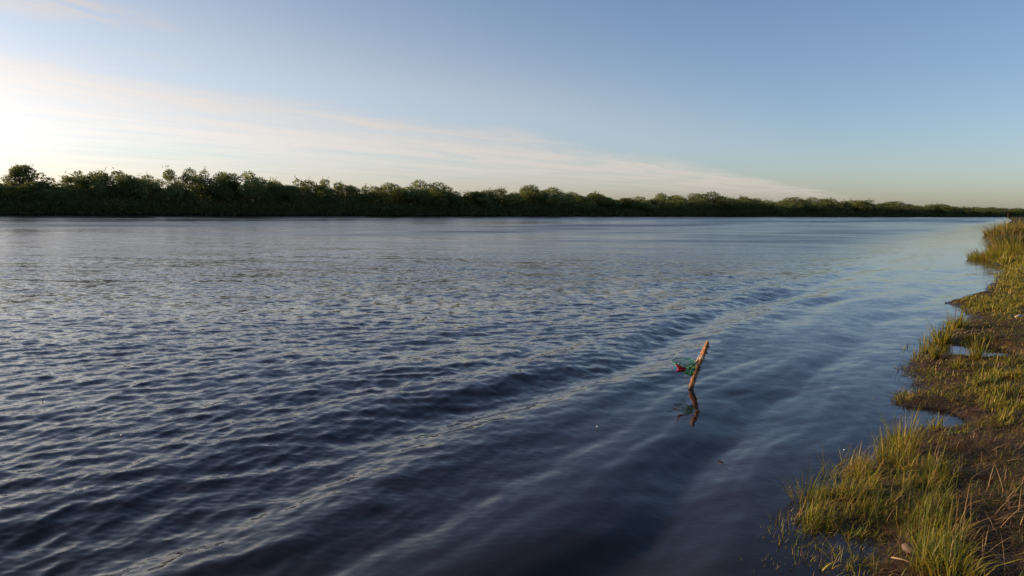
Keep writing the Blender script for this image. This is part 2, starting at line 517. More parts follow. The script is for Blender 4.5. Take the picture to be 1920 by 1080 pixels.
# ---------------------------------------------------------------- the river
def build_river():
    dep = np.concatenate([np.arange(R(46), R(28), -0.006), np.arange(R(28), 0.0045, -0.00082)])
    rr = CAM_H / np.tan(dep)
    rr = np.concatenate([rr, np.geomspace(rr[-1] * 1.15, 2600, 26)])
    dr = np.gradient(rr)
    th = np.concatenate([np.linspace(R(-120), R(-41), 60)[:-1], np.linspace(R(-41), R(41), 1150), np.linspace(R(41), R(95), 30)[1:]])
    RR, TH = np.meshgrid(rr, th, indexing='ij')
    X = RR * np.sin(TH); Y = RR * np.cos(TH)
    s = X * SN[0] + Y * SN[1]; u = X * SD[0] + Y * SD[1]
    spacing = np.maximum(dr[:, None], RR * (R(82) / 1150)) + 0 * TH
    g = np.random.default_rng(3)
    # wind patches: streaks along the river, glassy under the near shore
    sd = land_sd(X.ravel(), Y.ravel()).reshape(X.shape)
    off = np.maximum(s - 0.75, 0) + 0.02      # metres off the general line of the shore
    patch = fbm(u / 22 + 3, s / 5.0, 3, 41) * 0.5 + fbm(u / 60 + 9, s / 16, 2, 45) * 0.7
    rough = np.clip(0.86 + 0.55 * patch, 0.35, 1.35)
    calm = sstep(off + 0.9 * fbm(u / 3.0, s / 2.0, 3, 43), 1.5 + 0.08 * np.clip(u - 8, 0, 40), 5.2 + 0.14 * np.clip(u - 8, 0, 40))
    rough = rough * (0.15 + 0.85 * calm)
    qx = X - BANK0[0]; qy = Y - BANK0[1]
    fd = -(qx * BANKN[0] + qy * BANKN[1]); fu = qx * BANKD[0] + qy * BANKD[1]
    far = fbm(fu / 70 + 4.1, fd / 22.0, 3, 77)
    rough = rough * (1 + sstep(RR, 25, 70) * (-0.08 + 0.8 * far))
    rough = np.clip(rough, 0.05, 1.4)
    sl = sstep(fbm(fu / 26 + 1.7, fd / 5.0, 3, 71), 0.22, 0.42) * sstep(fd, 75, 12) * sstep(fu, 190, 60)
    rough = rough * (1 - 0.93 * sl)
    Z = np.zeros_like(X); DX = np.zeros_like(X); DY = np.zeros_like(X)
    # wind chop: many crossing sine trains with Gerstner sharpening
    keep = np.zeros_like(X); total = 0
    wind = math.atan2(-0.9, 0.42)
    K = 78
    lam = np.exp(np.linspace(math.log(0.06), math.log(0.80), K))
    lam = lam * np.exp(g.normal(0, 0.04, K))
    for i in range(K):
        a_dir = wind + g.choice([-0.7, 0.0, 0.6, 1.1]) + g.normal(0, 0.55)
        kx, ky = math.cos(a_dir), math.sin(a_dir)
        k = 2 * math.pi / lam[i]
        slope_i = 0.0265 * (0.72 if lam[i] < 0.14 else 1.0 if lam[i] < 0.48 else 0.5)
        amp = slope_i / k
        fade = np.clip((lam[i] / spacing - 2.0) / 2.0, 0, 1)
        total += slope_i ** 2
        keep += fade * slope_i ** 2
        if fade.max() <= 0:
            continue
        wl = 0.8 * vnoise(X / (lam[i] * 7) + 31 * i, Y / (lam[i] * 7), 100 + i)      # trains come and go
        ph = k * (kx * X + ky * Y) + g.uniform(0, 6.28) + 1.2 * wl
        am = amp * rough * fade * (1 + 0.7 * wl)
        Z += am * np.sin(ph)
        q = am * 1.05 * np.cos(ph)
        DX += q * kx; DY += q * ky
    # boat wake: long smooth swells running parallel to the shore
    warp = 0.55 * fbm(u / 4.5, s / 6, 2, 61) + 0.22 * fbm(u / 1.5, s / 1.4, 3, 65)
    bend = 0.25 * fbm(u / 1.3 + 3, s / 2.5, 2, 67) * np.exp(-off / 1.2)
    for lamw, aw, ph0, s0, s1 in ((1.36, 0.025, 0.4, 0.3, 5.5), (2.5, 0.033, 2.0, 1.0, 4.8), (0.72, 0.0042, 1.0, 0.1, 4.0), (0.38, 0.0024, 0.3, 0.05, 2.4)):
        env = sstep(off, 0.0, s0 + 0.5) * sstep(off, s1 * 1.7, s1 * 0.7) * sstep(RR, 60, 20)
        env = env * np.clip(0.7 + 1.1 * fbm(u / 4.5 + 5 + lamw, s / 2.2, 3, 66), 0.1, 1.5)
        fade = np.clip((lamw / spacing - 2.2) / 2.5, 0, 1)
        ph = 2 * math.pi * (s - 1.0 + warp + bend) / lamw + ph0
        w = np.sin(ph)
        Z += aw * env * fade * (w + 0.22 * np.cos(2 * ph))
    damp = sstep(sd, 0.5, -0.5)
    Z *= 0.25 + 0.75 * damp
    v = np.stack([X + DX * damp, Y + DY * damp, Z], -1).reshape(-1, 3)
    o = mesh_obj('river', v, grid_faces(len(rr), len(th))[:, ::-1], M_WATER, smooth_=True)
    lod = np.sqrt(np.clip(1 - keep / total, 0, 1))
    for nm, arr in (('lod', lod), ('rough', rough), ('far', sstep(RR, 8, 60))):
        a = o.data.attributes.new(nm, 'FLOAT', 'POINT')
        a.data.foreach_set('value', arr.astype(np.float32).ravel())
    tag(o, kind='structure')


build_river()

# ---------------------------------------------------------------- far bank
def build_far_bank():
    us = np.concatenate([np.linspace(-900, -90, 20)[:-1], np.arange(-90, 420, 2.5), np.geomspace(420, 3500, 90)])
    ds = np.array([-3.0, -0.6, 0.0, 0.5, 1.1, 2.0, 4, 9, 20, 60, 200, 800, 2500])
    hz = np.array([-0.8, -0.15, 0.03, 0.14, 0.25, 0.45, 0.8, 0.9, 1.0, 1.1, 1.2, 1.2, 1.2])
    U, D = np.meshgrid(us, ds, indexing='ij')
    wob = 0.9 * fbm(U / 14, D * 0 + 0.5, 3, 81)
    P = BANK0 + U[..., None] * BANKD + (D + wob * (D < 30))[..., None] * BANKN
    Z = hz[None, :] + 0.12 * fbm(U / 3, D / 2, 3, 83) * (D > 0.2)
    v = np.concatenate([P, Z[..., None]], -1).reshape(-1, 3)
    o = mesh_obj('far_bank', v, grid_faces(len(us), len(ds))[:, ::-1], M_FAR, smooth_=True)
    tag(o, kind='structure')


build_far_bank()


def leaf_quads(P, size, rg, col, up_bias=0.0):
    """diamond leaves at points P"""
    n = len(P)
    a = rg.normal(size=(n, 3)); a[:, 2] += up_bias; a /= np.linalg.norm(a, axis=1)[:, None]
    b = rg.normal(size=(n, 3)); b = np.cross(a, b); b /= np.linalg.norm(b, axis=1)[:, None]
    s = size * rg.uniform(0.6, 1.4, n)
    a = a * s[:, None]; b = b * (s * 0.45)[:, None]
    v = np.stack([P - a, P + b, P + a, P - b], 1).reshape(-1, 3)
    f = np.arange(n * 4).reshape(-1, 4)
    return v, f, np.repeat(col, 4, axis=0)


def leaf_cols(n, rg, base=(0.160, 0.185, 0.058), var=0.28):
    c = np.array(base)[None] * np.exp(rg.normal(0, var, n))[:, None]
    c[:, 0] *= np.exp(rg.normal(0, 0.15, n))
    return c


def tube(points, radii, sides=6):
    pts = np.asarray(points, float); rad = np.asarray(radii, float)
    n = len(pts)
    tng = np.gradient(pts, axis=0); tng /= np.linalg.norm(tng, axis=1)[:, None] + 1e-9
    ref = np.array([0, 0, 1.0]) if abs(tng[0, 2]) < 0.8 else np.array([1.0, 0, 0])
    vs = []
    for i in range(n):
        a = np.cross(tng[i], ref); a /= np.linalg.norm(a); b = np.cross(tng[i], a)
        for k in range(sides):
            t = 2 * math.pi * k / sides
            vs.append(pts[i] + rad[i] * (math.cos(t) * a + math.sin(t) * b))
    fs = [[i * sides + k, i * sides + (k + 1) % sides, (i + 1) * sides + (k + 1) % sides, (i + 1) * sides + k] for i in range(n - 1) for k in range(sides)]
    vs.append(pts[0]); vs.append(pts[-1])
    caps = [[n * sides, (k + 1) % sides, k] for k in range(sides)] + [[n * sides + 1, (n - 1) * sides + k, (n - 1) * sides + (k + 1) % sides] for k in range(sides)]
    return np.array(vs), np.array(fs), np.array(caps)


def join(parts):
    """[(v, quads, tris)] -> one"""
    V, Q, T, o = [], [], [], 0
    for v, q, t in parts:
        V.append(v)
        if len(q): Q.append(q + o)
        if len(t): T.append(t + o)
        o += len(v)
    return np.concatenate(V), [np.concatenate(x) for x in (Q, T) if x]


def tree_proto(kind, seed):
    """unit tree (height 1, half-width about 0.5): trunk mesh and crown mesh, both unlinked"""
    rg = np.random.default_rng(seed)
    lob = []
    if kind == 'round':
        for i in range(17):
            a = rg.uniform(0, 6.28); r = 0.42 * math.sqrt(rg.uniform(0, 1)); z = 0.30 + 0.52 * (1 - (r / 0.5) ** 2) * rg.uniform(0.45, 1.0)
            lob.append((r * math.cos(a), r * math.sin(a), z, rg.uniform(0.10, 0.19)))
        n = 7600; wisps = 9
    elif kind == 'tall':
        for i in range(40):
            z = rg.uniform(0.3, 0.93); r = 0.66 * (1.06 - z) * rg.uniform(0.1, 1.1); a = rg.uniform(0, 6.28)
            lob.append((r * math.cos(a), r * math.sin(a), z, rg.uniform(0.05, 0.10)))
        n = 6000; wisps = 26
    elif kind == 'slim':
        for i in range(11):
            z = rg.uniform(0.35, 0.93); a = rg.uniform(0, 6.28); r = 0.14 * rg.uniform(0, 1)
            lob.append((r * math.cos(a), r * math.sin(a), z, rg.uniform(0.05, 0.09)))
        n = 1300; wisps = 12
    else:  # airy: lumpy with sky holes
        for i in range(12):
            a = rg.uniform(0, 6.28); r = 0.44 * math.sqrt(rg.uniform(0, 1)); z = rg.uniform(0.42, 0.9) - 0.2 * r
            lob.append((r * math.cos(a), r * math.sin(a), z, rg.uniform(0.09, 0.15)))
        n = 5200; wisps = 12
    lob = np.array(lob)
    w = lob[:, 3] ** 2; w /= w.sum()
    idx = rg.choice(len(lob), n, p=w)
    d = rg.normal(size=(n, 3)); d /= np.linalg.norm(d, axis=1)[:, None]
    rad = lob[idx, 3] * rg.uniform(0.35, 1.08, n) ** 0.6
    P = lob[idx, :3] + d * rad[:, None] * np.array([1, 1, 0.9])
    # shoots that stick out of the outline
    ws = []
    for i in range(wisps):
        l = lob[rg.integers(len(lob))]
        d = rg.normal(size=3); d[2] = abs(d[2]) + 0.8; d /= np.linalg.norm(d)
        p0 = l[:3] + d * l[3] * 0.8
        for k in range(9):
            ws.append(p0 + d * 0.016 * k * rg.uniform(0.7, 1.1) + rg.normal(0, 0.007, 3))
    P = np.concatenate([P, np.array(ws)])
    P = P[P[:, 2] > 0.03]
    c = leaf_cols(len(P), rg)
    v, f, cc = leaf_quads(P, 0.017, rg, c)
    top = v[:, 2].max()
    v[:, 2] /= top
    crown = mesh_obj('crown', v, f, M_LEAF, col=cc, link=False)
    parts = []
    order = np.argsort(-lob[:, 2])
    for j in range(5 if kind != 'slim' else 2):
        l = lob[order[(j * 3) % len(lob)]] / np.array([1, 1, top, 1])
        b = np.array([rg.uniform(-0.05, 0.05), rg.uniform(-0.05, 0.05), -0.06])
        mid = (b + l[:3]) / 2 + np.array([rg.normal(0, 0.03), rg.normal(0, 0.03), 0.05])
        parts.append(tube([b, (b + mid) / 2 + rg.normal(0, .01, 3), mid, l[:3]], [0.016, 0.013, 0.010, 0.003], 5))
    tv, tf = join(parts)
    trunk = mesh_obj('trunk', tv, tf, M_BARK, link=False)
    return trunk.data, crown.data


PROTO = {k: [tree_proto(k, 10 * i + 3 + j) for j in range(m)] for i, (k, m) in enumerate((('round', 5), ('tall', 2), ('slim', 2), ('airy', 4)))}


def bank_point(px, back):
    """where the sight line of photo column px crosses the far bank, a given distance inland"""
    d = ray(px, 400); d2 = d[:2]
    o = BANK0 + BANKN * back
    A = np.array([d2, -BANKD]).T
    t = np.linalg.solve(A, o)[0]
    return d2 * t


# column, skyline row, half width in px, kind, distance inland, label
TREES = [
    (-12, 331, 42, 'airy', 5, 'brownish loose willow cut off by the left edge, left of the tallest willow'),
    (48, 303, 44, 'tall', 6, 'tallest feathery willow of the far bank, near the left edge'),
    (92, 338, 26, 'round', 4, 'low bush filling the dip right of the tallest feathery willow'),
    (134, 318, 17, 'slim', 7, 'slender wispy sapling standing alone against the bright sky'),
    (152, 331, 26, 'airy', 5, 'small loose bush at the foot of the slender wispy sapling'),
    (178, 322, 32, 'airy', 6, 'loose willow shoulder between wispy sapling and the first broad green crown'),
    (208, 312, 38, 'round', 5, 'first broad green crown right of the wispy sapling'),
    (248, 315, 34, 'airy', 7, 'ragged spiky topped willow right of the first broad green crown'),
    (288, 320, 34, 'airy', 5, 'ragged willow with dark twig tips, third crown right of the wispy sapling'),
    (318, 330, 28, 'round', 4, 'low rounded bush just left of the airy tree with twin tops'),
    (356, 309, 28, 'airy', 9, 'airy brownish tree with twin tops rising above the thicket'),
    (398, 320, 36, 'round', 6, 'flat topped willow directly right of the airy twin topped tree'),
    (428, 321, 28, 'airy', 5, 'narrow tufted willow between the flat topped one and a smooth dome'),
    (466, 319, 42, 'round', 5, 'smooth green dome, the broadest crown of the left half'),
    (505, 331, 30, 'round', 6, 'pointed dark shoulder sloping down right of the smooth green dome'),
    (532, 336, 24, 'round', 4, 'small dark bush in the notch left of the sky holed willow'),
    (566, 327, 36, 'round', 6, 'bright edged rounded willow with sky showing below its right side'),
    (592, 330, 28, 'airy', 7, 'sky holed willow in front of the notch left of the curled wisp'),
    (613, 331, 12, 'slim', 9, 'thin curled wisp of a sapling poking above the crowns'),
    (634, 336, 32, 'airy', 5, 'dark lumpy willow right of the thin curled wisp'),
    (662, 343, 26, 'airy', 6, 'last lumpy crown before the sky gap in the belt'),
    (688, 359, 18, 'slim', 4, 'little upright bush standing in the sky gap'),
    (708, 345, 24, 'airy', 6, 'pale edged sapling crown on the right lip of the sky gap'),
    (736, 341, 36, 'round', 5, 'yellow green willow just right of the sky gap'),
    (790, 336, 46, 'round', 6, 'big dark dome with rough top right of the sky gap'),
    (826, 353, 32, 'round', 4, 'low dark bush at the foot of the big dark dome'),
    (864, 346, 34, 'airy', 6, 'loose pointed willow between the big dark dome and the long level belt'),
    (902, 351, 34, 'round', 5, 'rounded willow with pale stems low at its foot'),
    (936, 347, 36, 'round', 6, 'first crown of the long level belt in the middle'),
    (972, 348, 34, 'airy', 7, 'spiky topped second crown of the long level belt'),
    (1004, 346, 36, 'round', 5, 'highest middle crown of the long level belt'),
    (1036, 349, 32, 'round', 6, 'last crown of the long level belt before it steps down'),
    (1078, 356, 34, 'airy', 5, 'lighter green willow on the step below the long level belt'),
    (1108, 358, 32, 'round', 6, 'rounded willow right of the lighter green one on the step'),
    (1146, 364, 34, 'round', 5, 'low pale topped willow sloping into the shallow dip'),
    (1184, 370, 32, 'round', 6, 'lowest bush in the shallow dip of the belt above the stake'),
    (1216, 366, 30, 'airy', 5, 'tufted willow climbing out of the shallow dip'),
    (1254, 361, 28, 'round', 6, 'sunlit rounded knob left of the highest dark clump'),
    (1288, 363, 30, 'airy', 5, 'spiky willow between the sunlit knob and the highest dark clump'),
    (1330, 358, 40, 'round', 6, 'highest dark clump above the pale dead stem'),
    (1366, 366, 30, 'round', 5, 'dark shoulder right of the highest dark clump'),
    (1398, 365, 26, 'round', 6, 'light knobbed crown right of the dark shoulder'),
    (1440, 371, 36, 'round', 5, 'level crown right of the light knobbed one'),
    (1484, 369, 34, 'round', 6, 'second level crown right of the light knobbed one'),
    (1522, 369, 32, 'round', 5, 'level crown just left of a pale rounded knob'),
    (1560, 369, 24, 'round', 6, 'pale rounded knob in the right third of the belt'),
    (1592, 373, 30, 'round', 5, 'low crown between the pale knob and the flat dark dome'),
    (1624, 371, 36, 'round', 6, 'flat dark dome before the belt drops away on the right'),
    (1666, 377, 34, 'round', 5, 'crown on the slope right of the flat dark dome'),
    (1700, 383, 28, 'round', 4, 'low bush in the notch left of the separate round dome'),
    (1744, 380, 34, 'round', 6, 'separate smooth round dome near the right end of the belt'),
    (1786, 386, 26, 'round', 5, 'small crown right of the separate round dome'),
    (1812, 385, 24, 'round', 6, 'small knobbed crown near the right end of the belt'),
    (1846, 388, 24, 'round', 5, 'second last tiny crown at the right end of the belt'),
    (1882, 389, 24, 'round', 6, 'tiny distant crown above the sedge on the near point'),
    (1918, 389, 24, 'round', 6, 'tiny distant crown cut off by the right edge'),
]


def build_trees():
    cnt = {}
    for x, ytop, hw, kind, back, label in TREES:
        p = bank_point(x, back)
        dist = p @ _f[:2] / _f[1]
        depth = np.array([p[0], p[1], 0.8]) - EYE
        # height that reaches the skyline row
        d = ray(x, ytop)
        tt = p[1] / d[1]
        ztop = CAM_H + d[2] * tt
        wid = 2 * hw * np.linalg.norm(p) / F_PX * 0.98
        i = cnt.get(kind, 0); cnt[kind] = i + 1
        tr, cr = PROTO[kind][i % len(PROTO[kind])]
        t = empty('willow_tree', (p[0], p[1], 0.7), random.uniform(0, 6.28))
        h = ztop - 0.7
        kx = {'round': 1.4, 'tall': 1.35, 'slim': 3.0, 'airy': 1.35}[kind]
        t.scale = (wid * kx, wid * kx, h)
        tag(t, label, 'tree', 'willows of the far bank')
        for nm, me in (('trunk', tr), ('crown', cr)):
            o = bpy.data.objects.new(nm, me); C.objects.link(o); o.parent = t


build_trees()


def build_thicket():
    rg = np.random.default_rng(55)
    Ps, Ss = [], []
    # sight-evenly spaced along the belt, so far stretches get fewer, larger sprays
    n = 230000
    px = rg.uniform(-260, 1990, n)
    hs = np.interp(px, [-260, 0, 480, 960, 1440, 1900, 1990], [7.0, 7.2, 7.0, 6.9, 6.8, 6.6, 6.6])
    back = 0.15 + 7.9 * rg.uniform(0, 1, n) ** 1.4
    o = BANK0[None] + BANKN[None] * back[:, None]
    d = _f[None, :2] + _r[None, :2] * ((px - 960) / F_PX)[:, None]
    det = d[:, 0] * -BANKD[1] + BANKD[0] * d[:, 1]
    t = (o[:, 0] * -BANKD[1] + BANKD[0] * o[:, 1]) / det
    p = d * t[:, None]
    fu = (p - BANK0) @ BANKD
    hm = hs * (0.82 + 0.22 * fbm(fu / 7, back / 4, 3, 91)) * np.clip(0.34 + back * 0.16, 0, 1)
    z = 0.12 + hm * rg.uniform(0, 1, n) ** 0.75
    P = np.concatenate([p, z[:, None]], 1)
    size = np.clip(0.0013 * t, 0.22, 0.9)
    c = leaf_cols(n, rg, (0.118, 0.135, 0.050))
    v, f, cc = leaf_quads(P, size, rg, c)
    ob = mesh_obj('willow_thicket', v, f, M_LEAF, col=cc)
    tag(ob, 'dark green willow thicket along the whole far bank', 'thicket', kind='stuff')
    # land behind the belt: a lower second row seen through the gaps
    n = 26000
    px = rg.uniform(-260, 1990, n); back = rg.uniform(16, 34, n)
    o = BANK0[None] + BANKN[None] * back[:, None]
    d = _f[None, :2] + _r[None, :2] * ((px - 960) / F_PX)[:, None]
    det = d[:, 0] * -BANKD[1] + BANKD[0] * d[:, 1]
    t = (o[:, 0] * -BANKD[1] + BANKD[0] * o[:, 1]) / det
    p = d * t[:, None]
    P = np.concatenate([p, (0.6 + rg.uniform(0, 5.4, n))[:, None]], 1)
    v, f, cc = leaf_quads(P, np.clip(0.0026 * t, 0.5, 1.4), rg, leaf_cols(n, rg))
    ob = mesh_obj('willow_scrub', v, f, M_LEAF, col=cc)
    tag(ob, 'lower willow scrub behind the far bank thicket', 'scrub', kind='stuff')


build_thicket()

# ---------------------------------------------------------------- grass and litter of the near bank
def project(X):
    d = X - EYE
    w = d @ _f
    return 960 + F_PX * (d @ _r) / w, 540 - F_PX * (d @ _u) / w


def on_bank(px, py):
    """photo points -> points on the bank surface"""
    px = np.asarray(px, float); py = np.asarray(py, float)
    d = _f[None] + _r[None] * ((px - 960) / F_PX)[:, None] + _u[None] * ((540 - py) / F_PX)[:, None]
    z = np.full(len(px), 0.08)
    for _ in range(5):
        t = (z - CAM_H) / d[:, 2]
        X = EYE + d * t[:, None]
        z = 0.5 * z + 0.5 * np.maximum(ground_z(X[:, 0], X[:, 1]), -0.06)
    X[:, 2] = ground_z(X[:, 0], X[:, 1])
    return X


GREENS = np.array([(0.165, 0.172, 0.014), (0.240, 0.210, 0.018), (0.100, 0.135, 0.015), (0.290, 0.220, 0.024), (0.060, 0.095, 0.014)])
STRAWS = np.array([(0.30, 0.19, 0.075), (0.22, 0.13, 0.055), (0.38, 0.27, 0.13), (0.14, 0.080, 0.038)])
BROWNS = np.array([(0.10, 0.058, 0.032), (0.16, 0.095, 0.05), (0.065, 0.038, 0.024), (0.24, 0.15, 0.08), (0.085, 0.075, 0.03)])


def ribbons(P, h, w, lean_dir, lean, cols, base=0.35):
    """curved tapering blades rooted at P"""
    n = len(P)
    tt = np.array([0, 0.36, 0.72, 1.0])
    ld = np.stack([np.cos(lean_dir), np.sin(lean_dir), 0 * lean_dir], -1)
    side = np.stack([-np.sin(lean_dir), np.cos(lean_dir), 0 * lean_dir], -1)
    tw = rng.normal(0, 0.5, n)
    side = side * np.cos(tw)[:, None] + ld * np.sin(tw)[:, None]
    vs = []
    for k, t in enumerate(tt):
        ang = lean * (base + (1 - base) * t)
        rise = h * t * np.cos(np.clip(ang, 0, 1.9))
        out = h * t * np.sin(np.clip(ang, 0, 1.9))
        p = P + ld * out[:, None] + np.array([0, 0, 1.0]) * rise[:, None]
        ww = w * (1.0, 0.95, 0.6, 0.08)[k]
        vs += [p - side * (ww / 2)[:, None], p + side * (ww / 2)[:, None]]
    v = np.stack(vs, 1).reshape(-1, 3)
    b = np.arange(n)[:, None] * 8
    f = np.concatenate([b + np.array([[2 * k, 2 * k + 1, 2 * k + 3, 2 * k + 2]]) for k in range(3)], 0)
    c = np.repeat(cols, 8, axis=0)
    g_ = np.tile(np.array([[0.80, 0.62, 0.75], [0.80, 0.62, 0.75]] + [[1, 1, 1]] * 4 + [[1.1, 1.02, 0.95]] * 2), (n, 1))   # brown sheaths, drying tips
    return v, f, c * g_


def pick(pal, n, var=0.22):
    c = pal[rng.integers(0, len(pal), n)]
    return c * np.exp(rng.normal(0, var, n))[:, None]


def blades_at(P, h, pal, lean=0.5, wk=1.0, tint=None):
    n = len(P)
    r = np.linalg.norm(P[:, :2], axis=1)
    w = np.maximum(0.0046, 0.0008 * r) * rng.uniform(0.6, 1.35, n) * wk
    hh = 0.66 * h * np.exp(rng.normal(0, 0.38, n))
    ld = rng.uniform(0, 6.283, n)
    # the wind and the last flood laid most blades over the same way
    k = rng.uniform(0, 1, n) < 0.45
    ld = np.where(k, rng.normal(0.2, 0.7, n), ld)
    ln = np.abs(rng.normal(lean + 0.15, 0.5, n)) + np.where(rng.uniform(0, 1, n) < 0.35, 0.7, 0.0)
    c = pick(pal, n)
    if tint is not None: c = c * np.asarray(tint)
    P = P.copy(); P[:, 2] -= 0.01
    return ribbons(P, hh, w, ld, ln, c)


def scatter_px(cx, cy, rx, ry, n, gauss=True):
    if gauss:
        q = rng.normal(0, 0.5, (n, 2))
        q = q[(q ** 2).sum(1) < 1.3]
    else:
        q = rng.uniform(-1, 1, (n, 2)); q = q[(q ** 2).sum(1) < 1]
    return on_bank(cx + q[:, 0] * rx, cy + q[:, 1] * ry)


def catv(lst):
    V, Fc, Cc, o = [], [], [], 0
    for v, f, c in lst:
        V.append(v); Fc.append(f + o); Cc.append(c); o += len(v)
    return np.concatenate(V), np.concatenate(Fc), np.concatenate(Cc)


MIX = np.concatenate([GREENS, GREENS[:3], GREENS[:2], STRAWS[:2]])
YEL = np.concatenate([GREENS[[0, 1, 3]], GREENS[[0, 1, 3]], GREENS[[0, 1, 2]], STRAWS[:1]])
DARK = np.concatenate([GREENS[[2, 4]] * 0.8, GREENS[[4]], STRAWS[[1, 3]]])

# (px, py, rx, ry, blade height m, blades, palette, lean)
PATCHES = [
    (1575, 935, 75, 42, 0.20, 2600, YEL, 0.6), (1520, 985, 45, 26, 0.15, 700, MIX, 0.7), (1612, 884, 48, 18, 0.15, 900, np.concatenate([YEL, STRAWS]), 0.6),
    (1640, 950, 60, 40, 0.16, 1300, MIX, 0.8), (1690, 858, 26, 22, 0.20, 700, YEL, 0.35), (1740, 905, 66, 46, 0.17, 2300, MIX, 0.6),
    (1765, 985, 78, 50, 0.19, 3400, MIX, 0.5), (1770, 1055, 62, 40, 0.21, 2200, GREENS, 0.5), (1725, 960, 40, 30, 0.16, 900, MIX, 0.6),
    (1600, 1010, 70, 14, 0.10, 420, YEL, 0.9), (1490, 1000, 40, 22, 0.10, 220, MIX, 0.8),
    (1872, 720, 62, 46, 0.10, 6500, YEL, 0.5), (1905, 770, 45, 40, 0.10, 3600, YEL, 0.5), (1895, 672, 50, 30, 0.07, 1300, YEL, 0.5), (1850, 640, 60, 20, 0.05, 600, MIX, 0.6),
    (1720, 700, 50, 26, 0.08, 1500, MIX, 0.9), (1705, 752, 34, 14, 0.09, 1200, YEL, 0.9), (1775, 745, 60, 24, 0.08, 1700, MIX, 0.9), (1790, 700, 50, 26, 0.07, 1400, MIX, 0.9), (1820, 640, 70, 16, 0.07, 1200, MIX, 0.9), (1760, 640, 30, 16, 0.09, 700, YEL, 0.8), (1760, 825, 70, 16, 0.08, 900, MIX, 0.9), (1830, 800, 60, 30, 0.07, 1300, MIX, 0.9),
    (1855, 575, 70, 16, 0.10, 6500, YEL, 0.45), (1830, 563, 40, 9, 0.07, 900, YEL, 0.5), (1905, 560, 45, 20, 0.09, 4000, YEL, 0.5), (1912, 503, 30, 9, 0.2, 3000, YEL, 0.5), (1896, 490, 40, 6, 0.25, 3500, YEL, 0.5), (1905, 540, 50, 14, 0.10, 3000, YEL, 0.5),
    (1900, 522, 34, 20, 0.11, 4500, YEL, 0.5), (1880, 536, 30, 10, 0.09, 900, YEL, 0.5), (1905, 600, 40, 14, 0.05, 700, MIX, 0.6), (1850, 610, 50, 12, 0.05, 500, MIX, 0.7),
    (1890, 650, 40, 14, 0.05, 500, YEL, 0.7), (1870, 820, 60, 40, 0.05, 900, np.concatenate([MIX, STRAWS]), 0.9),
    (1830, 870, 60, 40, 0.06, 900, DARK, 0.8), (1890, 900, 60, 50, 0.07, 4200, DARK, 0.8), (1870, 1000, 70, 60, 0.07, 5200, DARK, 0.8), (1890, 1065, 60, 40, 0.07, 3600, DARK, 0.8),
    (1900, 505, 26, 10, 0.15, 900, YEL, 0.4),
]
acc = []
for cx, cy, rx, ry, h, n, pal, ln in PATCHES:
    P = scatter_px(cx, cy, rx, ry, n)
    P = P[P[:, 2] > -0.05]
    cl = fbm(P[:, 0] * 5, P[:, 1] * 5, 2, 7)             # tussocks and thin places
    P = P[cl > rng.uniform(-0.32, 0.34, len(P))]
    if len(P):
        hv = h * (1 + 0.5 * fbm(P[:, 0] * 4, P[:, 1] * 4, 2, 8))
        acc.append(blades_at(P, hv, pal, ln))
# thin short cover on the rest of the bank, on beyond the frame
n = 60000
uu = np.exp(rng.uniform(math.log(1.5), math.log(60), n)); ss = 1.2 - rng.uniform(0, 1, n) ** 0.8 * (3.2 + 0.10 * uu)
P = np.stack([uu * SD[0] + ss * SN[0], uu * SD[1] + ss * SN[1], 0 * uu], -1)
P[:, 2] = ground_z(P[:, 0], P[:, 1])
cl = fbm(P[:, 0] * 1.1, P[:, 1] * 1.1, 3, 17)
P = P[(P[:, 2] > 0.01) & (cl > rng.uniform(-0.6, 0.4, n))]
acc.append(blades_at(P, 0.06, np.concatenate([MIX, YEL, STRAWS[:2]]), 0.9))
# drowned grass still standing in the shallows off the lower point
for cx, cy, rx, ry, nc, h in ((1490, 1005, 50, 34, 70, 0.10), (1560, 1045, 75, 26, 55, 0.09), (1440, 1058, 40, 22, 16, 0.07), (1530, 935, 40, 22, 40, 0.13), (1600, 1070, 50, 14, 26, 0.09), (1705, 790, 50, 16, 30, 0.07), (1700, 735, 34, 14, 26, 0.08), (1720, 668, 28, 14, 22, 0.12)):
    q = rng.normal(0, 0.55, (nc, 2))
    B = np.array([ground_at(cx + a * rx, cy + b * ry) for a, b in q])
    P = np.repeat(B, 9, axis=0) + np.concatenate([rng.normal(0, 0.020, (nc * 9, 2)), np.full((nc * 9, 1), -0.02)], 1)
    P[:, 2] = np.maximum(P[:, 2], ground_z(P[:, 0], P[:, 1]))
    acc.append(blades_at(P, h, MIX, 0.75))
# sprigs along and just off the waterline
n = 5200
uu = np.exp(rng.uniform(math.log(3.6), math.log(22), n)); ss = rng.uniform(-0.8, 2.2, n)
P = np.stack([uu * SD[0] + ss * SN[0], uu * SD[1] + ss * SN[1], 0 * uu], -1)
sdv = land_sd(P[:, 0], P[:, 1])
cl = fbm(P[:, 0] * 2.2, P[:, 1] * 2.2, 2, 57)
P = P[(sdv > -0.42) & (sdv < 0.9) & (cl > rng.uniform(-0.05, 0.6, n) - 0.5 * (sdv > 0))]
P = np.repeat(P, 7, axis=0) + np.concatenate([rng.normal(0, 0.022, (len(P) * 7, 2)), np.zeros((len(P) * 7, 1))], 1)
P[:, 2] = np.maximum(ground_z(P[:, 0], P[:, 1]), -0.05)
acc.append(blades_at(P, 0.075, np.concatenate([MIX, DARK]), 0.8))
v, f, c = catv(acc)
tag(mesh_obj('bank_grass', v, f, M_GRASS, col=c), 'yellow green grass growing over the near bank', 'grass', kind='stuff')

